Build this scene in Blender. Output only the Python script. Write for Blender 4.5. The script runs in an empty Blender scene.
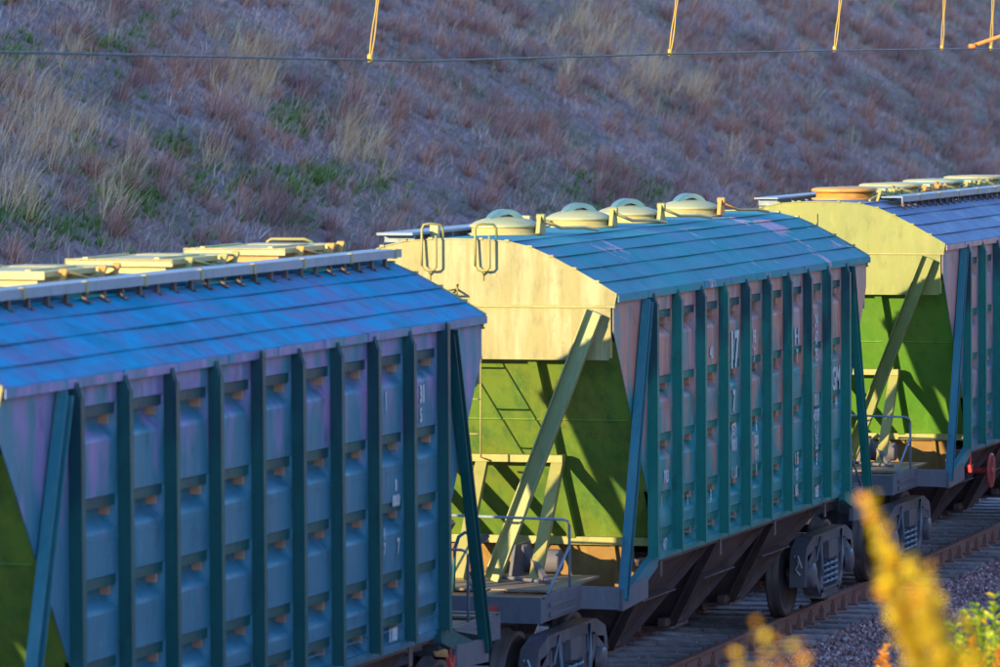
import bpy, math, random
import numpy as np
from math import radians as R, sin, cos, pi, tan
from mathutils import Vector, Matrix
random.seed(7); RNG = np.random.default_rng(11)
S = bpy.context.scene
COL = S.collection

# ------------------------------------------------------------------ camera, sky, sun, exposure
CAM = Vector((-45.0665, -14.3246, 6.0129)); YAW = 17.1365; PITCH = -2.8403; ROLL = -0.339; FPX = 4990.27
def cam_axes():
    y, p, r = R(YAW), R(PITCH), R(ROLL)
    F = Vector((cos(p)*cos(y), cos(p)*sin(y), sin(p)))
    Rt = Vector((sin(y), -cos(y), 0)); U = Rt.cross(F)
    return F, Rt*cos(r)+U*sin(r), U*cos(r)-Rt*sin(r)
cF, cR, cU = cam_axes()
cd = bpy.data.cameras.new('camera'); co = bpy.data.objects.new('camera', cd); COL.objects.link(co)
M = Matrix((cR, cU, -cF)).transposed().to_4x4(); M.translation = CAM
co.matrix_world = M
cd.sensor_width = 36.0; cd.lens = FPX*36/1000
cd.clip_start = 0.5; cd.clip_end = 4000
cd.dof.use_dof = True; cd.dof.focus_distance = 56.0; cd.dof.aperture_fstop = 3.6
S.camera = co

SUN_EL, SUN_SIDE = 11.0, 27.0          # the sun stands low, behind the train and to its far side
to_sun = Vector((-cos(R(SUN_EL))*cos(R(SUN_SIDE)), cos(R(SUN_EL))*sin(R(SUN_SIDE)), sin(R(SUN_EL))))
W = bpy.data.worlds.new('World'); S.world = W; W.use_nodes = True
nt = W.node_tree; bg = nt.nodes['Background']
sky = nt.nodes.new('ShaderNodeTexSky'); sky.sky_type = 'NISHITA'; sky.sun_disc = False
sky.sun_elevation = R(SUN_EL); sky.sun_rotation = math.atan2(to_sun.x, to_sun.y)
sky.ozone_density = 4.0; sky.air_density = 1.0; sky.dust_density = 0.0
nt.links.new(sky.outputs[0], bg.inputs[0]); bg.inputs[1].default_value = 0.15
sl = bpy.data.lights.new('sun', 'SUN'); so = bpy.data.objects.new('sun', sl); COL.objects.link(so)
sl.energy = 2.5; sl.angle = R(0.5); sl.color = (1.0, 0.80, 0.40)
so.rotation_euler = to_sun.to_track_quat('Z', 'Y').to_euler()
so.location = (-20, 30, 30)
S.view_settings.view_transform = 'Standard'; S.view_settings.look = 'None'
S.view_settings.exposure = 2.15; S.view_settings.gamma = 1.0
S.cycles.max_bounces = 6; S.cycles.transparent_max_bounces = 4

def ray(px, py):                        # direction of a photo pixel, used only to measure where things stand
    return cF + cR*((px-500)/FPX) + cU*((333.5-py)/FPX)

# ------------------------------------------------------------------ materials
def newmat(name):
    m = bpy.data.materials.new(name); m.use_nodes = True
    n = m.node_tree.nodes; l = m.node_tree.links
    return m, n, l, n['Principled BSDF']
def ramp(n, l, src, stops):
    r = n.new('ShaderNodeValToRGB'); e = r.color_ramp.elements
    while len(e) > 1: e.remove(e[-1])
    e[0].position = stops[0][0]; e[0].color = stops[0][1]
    for p, c in stops[1:]:
        k = e.new(p); k.color = c
    l.new(src, r.inputs[0]); return r
def c4(c): return (c[0], c[1], c[2], 1)
def g4(v): return (v, v, v, 1)
def noise(n, l, scale, detail=4, vec=None, rough=.55, stretch=None):
    t = n.new('ShaderNodeTexNoise'); t.inputs['Scale'].default_value = scale
    t.inputs['Detail'].default_value = detail; t.inputs['Roughness'].default_value = rough
    if vec is None:
        tc = n.new('ShaderNodeTexCoord'); vec = tc.outputs['Object']
    if stretch:
        mp = n.new('ShaderNodeMapping'); mp.inputs['Scale'].default_value = stretch
        l.new(vec, mp.inputs[0]); vec = mp.outputs[0]
    l.new(vec, t.inputs['Vector']); return t
def mix(n, l, fac, a, b, mode='MIX'):
    m = n.new('ShaderNodeMix'); m.data_type = 'RGBA'; m.blend_type = mode
    for i, v in ((0, fac), (6, a), (7, b)):
        if hasattr(v, 'links') or hasattr(v, 'is_linked'): l.new(v, m.inputs[i])
        else: m.inputs[i].default_value = v if i == 0 else c4(v)
    return m.outputs[2]
def paint(name, base, alt, worn, rust=(.22, .09, .035), wear=.5, rusty=.62, rough=.5, low=None, zlow=(1.5, 3.4), streak=True, metallic=0.0, wr=(.5, .72), spec=.4, ns=3.5, grime=.35):
    """weathered wagon paint: faded patches, vertical streaks, rust spots, optional second colour towards the bottom"""
    m, n, l, b = newmat(name)
    n1 = noise(n, l, 1.1, 6)
    f1 = ramp(n, l, n1.outputs[0], [(.38, g4(0)), (.62, g4(1))])
    col = mix(n, l, f1.outputs[0], base, alt)
    n2 = noise(n, l, ns, 8, rough=.65, stretch=(1.6, 1.6, .22) if streak else None)
    f2 = ramp(n, l, n2.outputs[0], [(wr[0], g4(0)), (wr[1], g4(wear))])
    col = mix(n, l, f2.outputs[0], col, worn)
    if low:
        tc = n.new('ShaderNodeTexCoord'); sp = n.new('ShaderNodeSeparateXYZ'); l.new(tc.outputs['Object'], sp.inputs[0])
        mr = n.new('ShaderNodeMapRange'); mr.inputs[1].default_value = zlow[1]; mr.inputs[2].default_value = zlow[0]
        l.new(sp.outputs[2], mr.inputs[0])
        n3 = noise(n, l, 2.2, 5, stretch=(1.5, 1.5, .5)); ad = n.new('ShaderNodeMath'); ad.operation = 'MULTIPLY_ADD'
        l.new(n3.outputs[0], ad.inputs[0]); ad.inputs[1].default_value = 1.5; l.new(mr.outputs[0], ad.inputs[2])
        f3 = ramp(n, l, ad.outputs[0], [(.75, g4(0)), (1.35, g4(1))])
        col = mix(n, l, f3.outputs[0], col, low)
    n5 = noise(n, l, 5.5, 10, rough=.75, stretch=(1, 1, .45) if streak else (1, .35, 1))     # dust, water marks and scuffs
    f5 = ramp(n, l, n5.outputs[0], [(.30, g4(1-grime)), (.47, g4(1)), (.58, g4(1)), (.74, g4(1+grime*1.2))])
    col = mix(n, l, 1.0, col, f5.outputs[0], 'MULTIPLY')
    n4 = noise(n, l, 9, 10, rough=.7)
    f4 = ramp(n, l, n4.outputs[0], [(rusty, g4(0)), (rusty+.07, g4(.85))])
    col = mix(n, l, f4.outputs[0], col, rust)
    l.new(col, b.inputs['Base Color'])
    rr = ramp(n, l, n2.outputs[0], [(.3, g4(rough-.1)), (.7, g4(min(1, rough+.2)))]); l.new(rr.outputs[0], b.inputs['Roughness'])
    b.inputs['Metallic'].default_value = metallic; b.inputs['Specular IOR Level'].default_value = spec
    bp = n.new('ShaderNodeBump'); bp.inputs['Strength'].default_value = .25; bp.inputs['Distance'].default_value = .01
    l.new(n4.outputs[0], bp.inputs['Height']); l.new(bp.outputs[0], b.inputs['Normal'])
    return m
MT = {}
TEAL = (.012, .085, .085)
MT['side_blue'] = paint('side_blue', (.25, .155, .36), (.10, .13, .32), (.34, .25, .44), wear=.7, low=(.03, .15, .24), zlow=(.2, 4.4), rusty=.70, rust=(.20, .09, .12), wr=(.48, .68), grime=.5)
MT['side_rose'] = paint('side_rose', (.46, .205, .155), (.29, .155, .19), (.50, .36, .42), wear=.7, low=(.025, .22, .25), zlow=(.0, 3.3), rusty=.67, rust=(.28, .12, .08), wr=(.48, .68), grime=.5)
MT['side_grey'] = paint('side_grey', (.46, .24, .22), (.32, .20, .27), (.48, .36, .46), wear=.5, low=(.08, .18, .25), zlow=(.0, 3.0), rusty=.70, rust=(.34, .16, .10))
MT['rib_teal'] = paint('rib_teal', (.007, .065, .09), (.006, .05, .075), (.03, .11, .12), wear=.35, low=(.005, .165, .15), zlow=(1.0, 3.8), rusty=.72, rust=(.12, .10, .08), rough=.45)
MT['rib_dark'] = paint('rib_dark', (.004, .05, .07), (.004, .038, .06), (.02, .08, .10), wear=.3, low=(.004, .075, .085), zlow=(1.0, 3.6), rusty=.74, rust=(.10, .09, .08), rough=.45)
MT['brace_blue'] = paint('brace_blue', (.02, .15, .20), (.015, .11, .16), (.10, .20, .24), wear=.5, rusty=.70, rust=(.15, .12, .10), rough=.45)
MT['roof_blue'] = paint('roof_blue', (.004, .21, .36), (.14, .165, .34), (.008, .29, .50), wear=.9, rusty=.70, rust=(.26, .19, .30), rough=.75, streak=False, spec=.12, wr=(.46, .62))
MT['roof_teal'] = paint('roof_teal', (.018, .24, .27), (.07, .20, .28), (.60, .32, .40), wear=.95, rusty=.70, rust=(.46, .25, .30), rough=.7, streak=False, wr=(.59, .625), spec=.2, ns=1.0)
MT['roof_grey'] = paint('roof_grey', (.08, .14, .28), (.12, .15, .28), (.22, .20, .30), wear=.4, rusty=.72, rust=(.3, .2, .2), rough=.6, streak=False)
MT['gable_yellow'] = paint('gable_yellow', (.245, .20, .072), (.19, .16, .06), (.34, .30, .17), wear=.95, rusty=.63, rust=(.20, .12, .035), wr=(.44, .62), grime=.4)
MT['gable_lime'] = paint('gable_lime', (.195, .20, .045), (.16, .175, .045), (.26, .24, .10), wear=.8, rusty=.68, rust=(.22, .13, .04))
MT['slope_green'] = paint('slope_green', (.115, .215, .032), (.16, .20, .03), (.06, .14, .03), wear=.9, rusty=.68, rust=(.20, .17, .04), wr=(.46, .66))
MT['slope_lime'] = paint('slope_lime', (.08, .22, .022), (.11, .23, .03), (.06, .18, .02), wear=.5, rusty=.74, rust=(.26, .22, .04))
MT['frame_yellow'] = paint('frame_yellow', (0.298, 0.260, 0.093), (0.248, 0.236, 0.074), (0.322, 0.248, 0.112), wear=.5, rusty=.66, rust=(0.217, 0.105, 0.031))
MT['hatch_yellow'] = paint('hatch_yellow', (.46, .36, .14), (.38, .32, .14), (.52, .40, .18), wear=.5, rusty=.66, rust=(.5, .22, .04), streak=False)
MT['clamp_blue'] = paint('clamp_blue', (.07, .17, .22), (.06, .14, .20), (.2, .26, .25), wear=.5, rusty=.74, rust=(.4, .22, .06), streak=False)
MT['hatch_orange'] = paint('hatch_orange', (.50, .24, .05), (.44, .20, .05), (.50, .34, .12), wear=.5, rusty=.62, rust=(.35, .13, .03), streak=False)
MT['hatch_green'] = paint('hatch_green', (.36, .34, .19), (.30, .32, .19), (.46, .40, .22), wear=.5, rusty=.74, rust=(.5, .25, .06), streak=False)
MT['board_grey'] = paint('board_grey', (.17, .22, .30), (.20, .23, .30), (.28, .28, .33), wear=.5, rusty=.66, rust=(.3, .15, .1))
MT['under_iron'] = paint('under_iron', (.085, .05, .055), (.11, .07, .07), (.20, .13, .13), wear=.6, rusty=.60, rust=(.17, .075, .045), rough=.6)
MT['under_rust'] = paint('under_rust', (.34, .18, .05), (.24, .14, .05), (.40, .26, .09), wear=.5, rusty=.62, rust=(.16, .07, .03), rough=.75)
MT['platform_grey'] = paint('platform_grey', (.12, .11, .14), (.10, .10, .135), (.20, .17, .18), wear=.5, rusty=.64, rust=(.2, .1, .05), rough=.55)
MT['deck_tan'] = paint('deck_tan', (.22, .15, .12), (.26, .18, .12), (.36, .26, .16), wear=.5, rusty=.6, rust=(.3, .15, .05), rough=.7)
MT['bogie'] = paint('bogie', (.12, .10, .125), (.085, .075, .10), (.26, .22, .25), wear=.7, rusty=.66, rust=(.15, .08, .06), rough=.4)
MT['wheel'] = paint('wheel', (.075, .055, .06), (.10, .07, .065), (.13, .10, .10), wear=.4, rusty=.66, rust=(.14, .07, .04), rough=.5)
MT['warm_light_tint'] = paint('warm_light_tint', (.48, .27, .20), (.40, .22, .19), (.50, .32, .26), wear=.5, rusty=.70, rough=.6)  # warm light painted on as orange-brown at the trough ends
MT['chain'] = paint('chain', (.55, .52, .58), (.4, .38, .44), (.65, .62, .66), wear=.5, rusty=.7, rough=.35)
MT['brace_pale'] = paint('brace_pale', (.29, .30, .14), (.24, .27, .14), (.38, .34, .16), wear=.5, rusty=.70, rust=(.28, .16, .06))
MT['red'] = paint('red', (.55, .06, .05), (.5, .05, .06), (.5, .15, .12), wear=.3, rusty=.8, rough=.5)
MT['orange_arm'] = paint('orange_arm', (.50, .17, .04), (.42, .14, .04), (.5, .25, .1), wear=.3, rusty=.7, rough=.6)
MT['white_paint'] = paint('white_paint', (.60, .60, .66), (.42, .46, .52), (.16, .22, .28), wear=.8, rusty=.68, rough=.6)
MT['rubber'] = paint('rubber', (.16, .13, .11), (.13, .11, .10), (.2, .17, .13), wear=.3, rusty=.8, rough=.7)
MT['wire'] = paint('wire', (.05, .045, .06), (.04, .04, .05), (.08, .07, .07), wear=.3, rusty=.8, rough=.5)
MT['rope'] = paint('rope', (.50, .32, .06), (.42, .26, .06), (.6, .42, .12), wear=.5, rusty=.8, rough=.7)
MT['pole'] = paint('pole', (.3, .28, .26), (.26, .25, .24), (.35, .33, .3), wear=.4, rusty=.8, rough=.8)
def rail_mat():
    m, n, l, b = newmat('rail_steel'); t = noise(n, l, 6, 8, stretch=(.3, 2, 2))
    r = ramp(n, l, t.outputs[0], [(.3, (.20, .08, .065, 1)), (.6, (.28, .12, .10, 1)), (.8, (.36, .19, .15, 1))])
    l.new(r.outputs[0], b.inputs['Base Color']); b.inputs['Roughness'].default_value = .5; b.inputs['Metallic'].default_value = .2; return m
MT['rail'] = rail_mat()
def sleeper_mat():
    m, n, l, b = newmat('sleeper_concrete'); oi = n.new('ShaderNodeObjectInfo')
    t = noise(n, l, 7, 8, rough=.7)
    r = ramp(n, l, t.outputs[0], [(.3, (.16, .11, .115, 1)), (.55, (.30, .22, .23, 1)), (.8, (.44, .36, .37, 1))])
    h = n.new('ShaderNodeHueSaturation'); mr = n.new('ShaderNodeMapRange'); mr.inputs[3].default_value = .7; mr.inputs[4].default_value = 1.25
    l.new(oi.outputs['Random'], mr.inputs[0]); l.new(mr.outputs[0], h.inputs['Value']); l.new(r.outputs[0], h.inputs['Color'])
    l.new(h.outputs[0], b.inputs['Base Color']); b.inputs['Roughness'].default_value = .85
    bp = n.new('ShaderNodeBump'); bp.inputs['Distance'].default_value = .01; l.new(t.outputs[0], bp.inputs['Height']); l.new(bp.outputs[0], b.inputs['Normal'])
    return m
MT['sleeper'] = sleeper_mat()
def island_mat(name, stops, rough=.9, patch=None, pscale=.3, trans=0.0):
    """one random tint per stone, twig or blade, with broad patches over the place"""
    m, n, l, b = newmat(name); ge = n.new('ShaderNodeNewGeometry')
    r = ramp(n, l, ge.outputs['Random Per Island'], stops); out = r.outputs[0]
    if patch:
        t = noise(n, l, pscale, 4, vec=ge.outputs['Position'])
        f = ramp(n, l, t.outputs[0], [(.42, g4(0)), (.62, g4(1))])
        out = mix(n, l, f.outputs[0], out, patch, 'MULTIPLY')
    l.new(out, b.inputs['Base Color']); b.inputs['Roughness'].default_value = rough
    b.inputs['Specular IOR Level'].default_value = .2
    if trans:
        tr = n.new('ShaderNodeBsdfTranslucent'); l.new(out, tr.inputs[0]); ms = n.new('ShaderNodeMixShader')
        ms.inputs[0].default_value = trans; l.new(b.outputs[0], ms.inputs[1]); l.new(tr.outputs[0], ms.inputs[2])
        l.new(ms.outputs[0], n['Material Output'].inputs[0])
    return m
MT['stone'] = island_mat('ballast_stone', [(0, (.16, .07, .08, 1)), (.35, (.36, .17, .18, 1)), (.7, (.52, .28, .28, 1)), (1, (.66, .46, .48, 1))])
MT['bush'] = island_mat('dry_twigs', [(0, (.36, .14, .09, 1)), (.4, (.54, .23, .15, 1)), (.75, (.64, .31, .24, 1)), (1, (.74, .44, .34, 1))], patch=(.62, .62, .85), pscale=.45, trans=.15)
MT['litter'] = island_mat('dead_grass_mat', [(0, (.40, .21, .18, 1)), (.4, (.58, .33, .29, 1)), (.8, (.70, .45, .40, 1)), (1, (.80, .60, .56, 1))], patch=(.55, .72, .60), pscale=.45, trans=.15)
MT['straw'] = island_mat('dry_grass_blades', [(0, (.60, .30, .16, 1)), (.5, (.78, .44, .25, 1)), (1, (.86, .58, .36, 1))], trans=.2)
MT['green'] = island_mat('green_grass_blades', [(0, (.07, .13, .03, 1)), (.5, (.15, .25, .05, 1)), (1, (.30, .36, .10, 1))], trans=.2)
MT['leaf_yellow'] = island_mat('yellow_leaves', [(0, (.58, .36, .010, 1)), (.5, (.70, .48, .014, 1)), (1, (.80, .62, .04, 1))], rough=.5, trans=.4)
MT['leaf_orange'] = island_mat('orange_leaves', [(0, (.72, .20, .02, 1)), (.5, (.82, .34, .03, 1)), (1, (.88, .52, .06, 1))], rough=.5, trans=.4)
MT['leaf_green'] = island_mat('green_leaves', [(0, (.13, .24, .02, 1)), (.5, (.25, .36, .03, 1)), (1, (.48, .50, .05, 1))], rough=.5, trans=.35)
MT['stem'] = paint('stem', (.14, .07, .04), (.11, .06, .04), (.2, .12, .06), wear=.3, rusty=.8, rough=.8)
def ground_mat():
    m, n, l, b = newmat('ground_soil'); ge = n.new('ShaderNodeNewGeometry'); P = ge.outputs['Position']
    t1 = noise(n, l, .35, 6, vec=P); t2 = noise(n, l, 3.5, 10, vec=P, rough=.75); t3 = noise(n, l, 14, 8, vec=P, rough=.7)
    a = ramp(n, l, t2.outputs[0], [(.3, (.20, .12, .13, 1)), (.5, (.40, .25, .27, 1)), (.7, (.56, .40, .42, 1))])
    f = ramp(n, l, t1.outputs[0], [(.50, g4(0)), (.66, g4(.75))])
    col = mix(n, l, f.outputs[0], a.outputs[0], (.10, .15, .05))
    sp = n.new('ShaderNodeSeparateXYZ'); l.new(P, sp.inputs[0]); mr = n.new('ShaderNodeMapRange')   # dry grass covers the camera side bank
    mr.inputs[1].default_value = -5.2; mr.inputs[2].default_value = -6.6; l.new(sp.outputs[1], mr.inputs[0])
    st = ramp(n, l, t2.outputs[0], [(.3, (.44, .27, .13, 1)), (.7, (.66, .44, .24, 1))])
    col = mix(n, l, mr.outputs[0], col, st.outputs[0])
    l.new(col, b.inputs['Base Color']); b.inputs['Roughness'].default_value = .95; b.inputs['Specular IOR Level'].default_value = .1
    bp = n.new('ShaderNodeBump'); bp.inputs['Distance'].default_value = .2; bp.inputs['Strength'].default_value = .8
    l.new(t3.outputs[0], bp.inputs['Height']); l.new(bp.outputs[0], b.inputs['Normal']); return m
MT['ground'] = ground_mat()
def ballast_mat():
    m, n, l, b = newmat('ballast_bed'); ge = n.new('ShaderNodeNewGeometry'); P = ge.outputs['Position']
    v = n.new('ShaderNodeTexVoronoi'); v.inputs['Scale'].default_value = 19; l.new(P, v.inputs['Vector'])
    h = ramp(n, l, v.outputs['Color'], [(0, (.10, .05, .055, 1)), (.5, (.24, .13, .135, 1)), (1, (.40, .26, .26, 1))])
    l.new(h.outputs[0], b.inputs['Base Color']); b.inputs['Roughness'].default_value = .9
    bp = n.new('ShaderNodeBump'); bp.inputs['Distance'].default_value = .03; bp.invert = True
    l.new(v.outputs['Distance'], bp.inputs['Height']); l.new(bp.outputs[0], b.inputs['Normal']); return m
MT['ballast'] = ballast_mat()

# ------------------------------------------------------------------ mesh helpers
class MB:
    def __init__(s): s.v = []; s.f = []; s.sm = []; s.mi = []; s.cur = 0
    def add(s, vs, fs, smooth=False):
        o = len(s.v); s.v += [tuple(p) for p in vs]; s.f += [[o+i for i in f] for f in fs]; s.sm += [smooth]*len(fs); s.mi += [s.cur]*len(fs)
        return s
    def box(s, x0, x1, y0, y1, z0, z1):
        vs = [(x, y, z) for x in (x0, x1) for y in (y0, y1) for z in (z0, z1)]
        return s.add(vs, [(0,1,3,2),(4,6,7,5),(0,4,5,1),(2,3,7,6),(0,2,6,4),(1,5,7,3)])
    def prism(s, poly, ax, a, b):
        """poly in the two other axes (order x,y,z without ax), extruded from a to b"""
        def mk(p, t): q = list(p); q.insert(ax, t); return tuple(q)
        n = len(poly); vs = [mk(p, a) for p in poly]+[mk(p, b) for p in poly]
        return s.add(vs, [tuple(range(n))[::-1], tuple(range(n, 2*n))]+[(i, (i+1) % n, n+(i+1) % n, n+i) for i in range(n)])
    def bar(s, p, q, w, h, up=(0, 0, 1), chan=0):
        """box section from p to q: w across, h along 'up'; chan>0 makes an open channel facing +up"""
        p, q, up = Vector(p), Vector(q), Vector(up); d = (q-p).normalized(); a = d.cross(up).normalized(); u = a.cross(d).normalized()
        if not chan:
            vs = [e+a*(i*w/2)+u*(j*h/2) for e in (p, q) for i in (-1, 1) for j in (-1, 1)]
            return s.add(vs, [(0,1,3,2),(4,6,7,5),(0,4,5,1),(2,3,7,6),(0,2,6,4),(1,5,7,3)])
        t = chan
        pr = [(-w/2, -h/2), (w/2, -h/2), (w/2, h/2), (w/2-t, h/2), (w/2-t, -h/2+t), (-w/2+t, -h/2+t), (-w/2+t, h/2), (-w/2, h/2)]
        vs = [e+a*x+u*y for e in (p, q) for x, y in pr]; n = 8
        return s.add(vs, [(0,1,4,5)[::-1], (1,2,3,4)[::-1], (0,5,6,7)[::-1], (8,9,12,13), (9,10,11,12), (8,13,14,15)]+[(i, (i+1) % n, n+(i+1) % n, n+i) for i in range(n)])
    def tube(s, pts, r, n=6, rs=None):
        pts = [Vector(p) for p in pts]; vs = []; up = Vector((0.13, 0.31, .94))
        for i, p in enumerate(pts):
            d = (pts[min(i+1, len(pts)-1)]-pts[max(i-1, 0)]).normalized(); a = d.cross(up)
            if a.length < .05: a = d.cross(Vector((1, 0, 0)))
            a.normalize(); b = d.cross(a); rr = rs[i] if rs else r
            vs += [p+(a*cos(2*pi*k/n)+b*sin(2*pi*k/n))*rr for k in range(n)]
        fs = [(i*n+k, i*n+(k+1) % n, (i+1)*n+(k+1) % n, (i+1)*n+k) for i in range(len(pts)-1) for k in range(n)]
        fs += [tuple(range(n))[::-1], tuple(range(len(vs)-n, len(vs)))]
        return s.add(vs, fs, True)
    def lathe(s, prof, c, ax=2, n=24, smooth=True, sy=1.0):
        """prof = [(radius, height)], revolved about axis ax through c"""
        vs = []
        for r, h in prof:
            for k in range(n):
                p = [r*cos(2*pi*k/n), r*sin(2*pi*k/n)*sy]; p.insert(ax, h); vs.append((c[0]+p[0], c[1]+p[1], c[2]+p[2]))
        m = len(prof); fs = [(i*n+k, i*n+(k+1) % n, (i+1)*n+(k+1) % n, (i+1)*n+k) for i in range(m-1) for k in range(n)]
        s.add(vs, fs, smooth); o = len(s.v)-m*n
        if prof[0][0] > 0: s.f.append([o+k for k in range(n)][::-1]); s.sm.append(False); s.mi.append(s.cur)
        if prof[-1][0] > 0: s.f.append([o+(m-1)*n+k for k in range(n)]); s.sm.append(False); s.mi.append(s.cur)
        return s
    def grid(s, X, smooth=True):
        """X[i][j] grid of points"""
        a, b = len(X), len(X[0]); vs = [p for row in X for p in row]
        return s.add(vs, [(i*b+j, i*b+j+1, (i+1)*b+j+1, (i+1)*b+j) for i in range(a-1) for j in range(b-1)], smooth)
    def build(s, name, mat, parent=None, fix=True):
        me = bpy.data.meshes.new(name); me.from_pydata(s.v, [], s.f)
        me.polygons.foreach_set('use_smooth', s.sm)
        for q in ([mat] if isinstance(mat, str) else mat): me.materials.append(MT[q])
        me.polygons.foreach_set('material_index', s.mi)
        if fix:
            import bmesh
            bm = bmesh.new(); bm.from_mesh(me); bmesh.ops.recalc_face_normals(bm, faces=bm.faces); bm.to_mesh(me); bm.free()
        o = bpy.data.objects.new(name, me); COL.objects.link(o)
        if parent is not None: o.parent = parent
        return o
def npmesh(name, V, F, mat, mats=None, smooth=False):
    """big mesh from numpy arrays (all triangles or all quads)"""
    me = bpy.data.meshes.new(name); k = F.shape[1]
    me.vertices.add(len(V)); me.vertices.foreach_set('co', V.astype(np.float32).ravel())
    me.loops.add(F.size); me.loops.foreach_set('vertex_index', F.astype(np.int32).ravel())
    me.polygons.add(len(F)); me.polygons.foreach_set('loop_start', np.arange(0, F.size, k, dtype=np.int32))
    me.polygons.foreach_set('loop_total', np.full(len(F), k, dtype=np.int32))
    me.materials.append(MT[mat]); me.update(calc_edges=True); me.validate()
    if smooth: me.polygons.foreach_set('use_smooth', np.ones(len(F), dtype=bool))
    o = bpy.data.objects.new(name, me); COL.objects.link(o); return o
def tag(o, label=None, cat=None, group=None, kind=None):
    if label: o['label'] = label
    if cat: o['category'] = cat
    if group: o['group'] = group
    if kind: o['kind'] = kind
    return o
def empty(name, loc=(0, 0, 0), rz=0, parent=None):
    o = bpy.data.objects.new(name, None); COL.objects.link(o); o.location = loc; o.rotation_euler = (0, 0, rz)
    if parent is not None: o.parent = parent
    o.empty_display_size = .2
    return o
def copy_tree(o, parent=None):
    c = o.copy(); COL.objects.link(c)
    if parent is not None: c.parent = parent
    for ch in [x for x in bpy.data.objects if x.parent == o]: copy_tree(ch, c)
    return c

# ------------------------------------------------------------------ terrain
def sstep(a, b, x):
    t = np.clip((x-a)/(b-a), 0, 1); return t*t*(3-2*t)
_ph = [(RNG.uniform(0, 6.28), RNG.uniform(0, 6.28), RNG.uniform(.7, 1.3), RNG.uniform(.7, 1.3)) for _ in range(8)]
def lumps(x, y):
    z = 0
    for i, (a, b, c, d) in enumerate(_ph):
        k = .35*1.55**i; z = z+np.sin(x*k*c+a+y*k*.5)*np.sin(y*k*d+b-x*k*.3)/1.5**i
    return z
def height(x, y):
    x = np.asarray(x, float); y = np.asarray(y, float)
    z = np.full(np.broadcast(x, y).shape, -.62)
    t = np.maximum(y-6.6, 0); 
    z = z+40*(1-np.exp(-t*.74/40))+sstep(0, 3, t)*.16*lumps(x, y)
    n = np.maximum(-4.6-y, 0)
    z = z+4.75*(1-np.exp(-(n*.47/4.75)**1.35)) + sstep(0, 2, n)*.05*lumps(x*1.3, y*1.3)
    e = np.minimum(CAM.y+(x-CAM.x)*.19-3.2, -6.5); t2 = np.maximum(e-y, 0)
    z = z+8*(1-np.exp(-(t2*.62/8)))*sstep(-26, -6, x)      # extra bank added out of frame to the right, bounces warm sun onto the wagons
    return z
def make_ground():
    xs = np.concatenate([np.linspace(-1600, -90, 14)[:-1], np.linspace(-90, -8, 60)[:-1], np.linspace(-8, 130, 420)[:-1], np.linspace(130, 1800, 20)])
    ys = np.concatenate([np.linspace(-1500, -40, 14)[:-1], np.linspace(-40, 4, 90)[:-1], np.linspace(4, 36, 120)[:-1], np.linspace(36, 1500, 16)])
    X, Y = np.meshgrid(xs, ys, indexing='ij'); Z = height(X, Y)
    a, b = X.shape; V = np.stack([X.ravel(), Y.ravel(), Z.ravel()], 1)
    i, j = np.meshgrid(np.arange(a-1), np.arange(b-1), indexing='ij'); q = (i*b+j).ravel()
    F = np.stack([q, q+b, q+b+1, q+1], 1)
    return npmesh('ground', V, F, 'ground', smooth=True)
tag(make_ground(), kind='structure')
b = MB(); sec = [(-4.35, -.60), (-3.3, -.235), (3.0, -.235), (4.2, -.60), (4.2, -1.0), (-4.35, -1.0)]
b.prism(sec, 0, -90, 200); tag(b.build('ballast_bed', 'ballast'), kind='structure')

# ballast stones in the part of the track the photo shows
def make_stones():
    N = 42000
    x = RNG.uniform(-1, 42, N); y = -4.3+RNG.power(1.0, N)*5.1
    far = (x > 26) & (RNG.random(N) < .5); x = x[~far]; y = y[~far]; N = len(x)
    z = np.where(y > -3.3, -.235, -.235-(-3.3-y)*.35)
    insl = (np.abs(((x+.28) % .55)-.275) < .14) & (y > -1.36)      # keep the sleeper tops clear
    keep = ~insl | (RNG.random(N) < .08); x, y, z = x[keep], y[keep], z[keep]; N = len(x)
    onsl = insl[keep]; z = np.where(onsl, z+.055, z)
    r = RNG.uniform(.014, .033, N); r[onsl] *= .6
    base = np.array([(1,0,0),(-1,0,0),(0,1,0),(0,-1,0),(0,0,1),(0,0,-1)], float)
    V = base[None]*r[:, None, None]*RNG.uniform(.6, 1.35, (N, 6, 1))+RNG.normal(0, .2, (N, 6, 3))*r[:, None, None]
    a = RNG.uniform(0, 6.28, N); c, s = np.cos(a)[:, None], np.sin(a)[:, None]
    vx = V[..., 0]*c-V[..., 1]*s; vy = V[..., 0]*s+V[..., 1]*c
    V = np.stack([vx+x[:, None], vy+y[:, None], V[..., 2]+z[:, None]+r[:, None]*.35], -1).reshape(-1, 3)
    T = np.array([(0,2,4),(2,1,4),(1,3,4),(3,0,4),(2,0,5),(1,2,5),(3,1,5),(0,3,5)])
    F = (T[None]+6*np.arange(N)[:, None, None]).reshape(-1, 3)
    return npmesh('ballast_stones', V, F, 'stone')
tag(make_stones(), 'loose crushed stone ballast around the sleepers and beside the near rail', 'ballast', kind='stuff')

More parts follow.
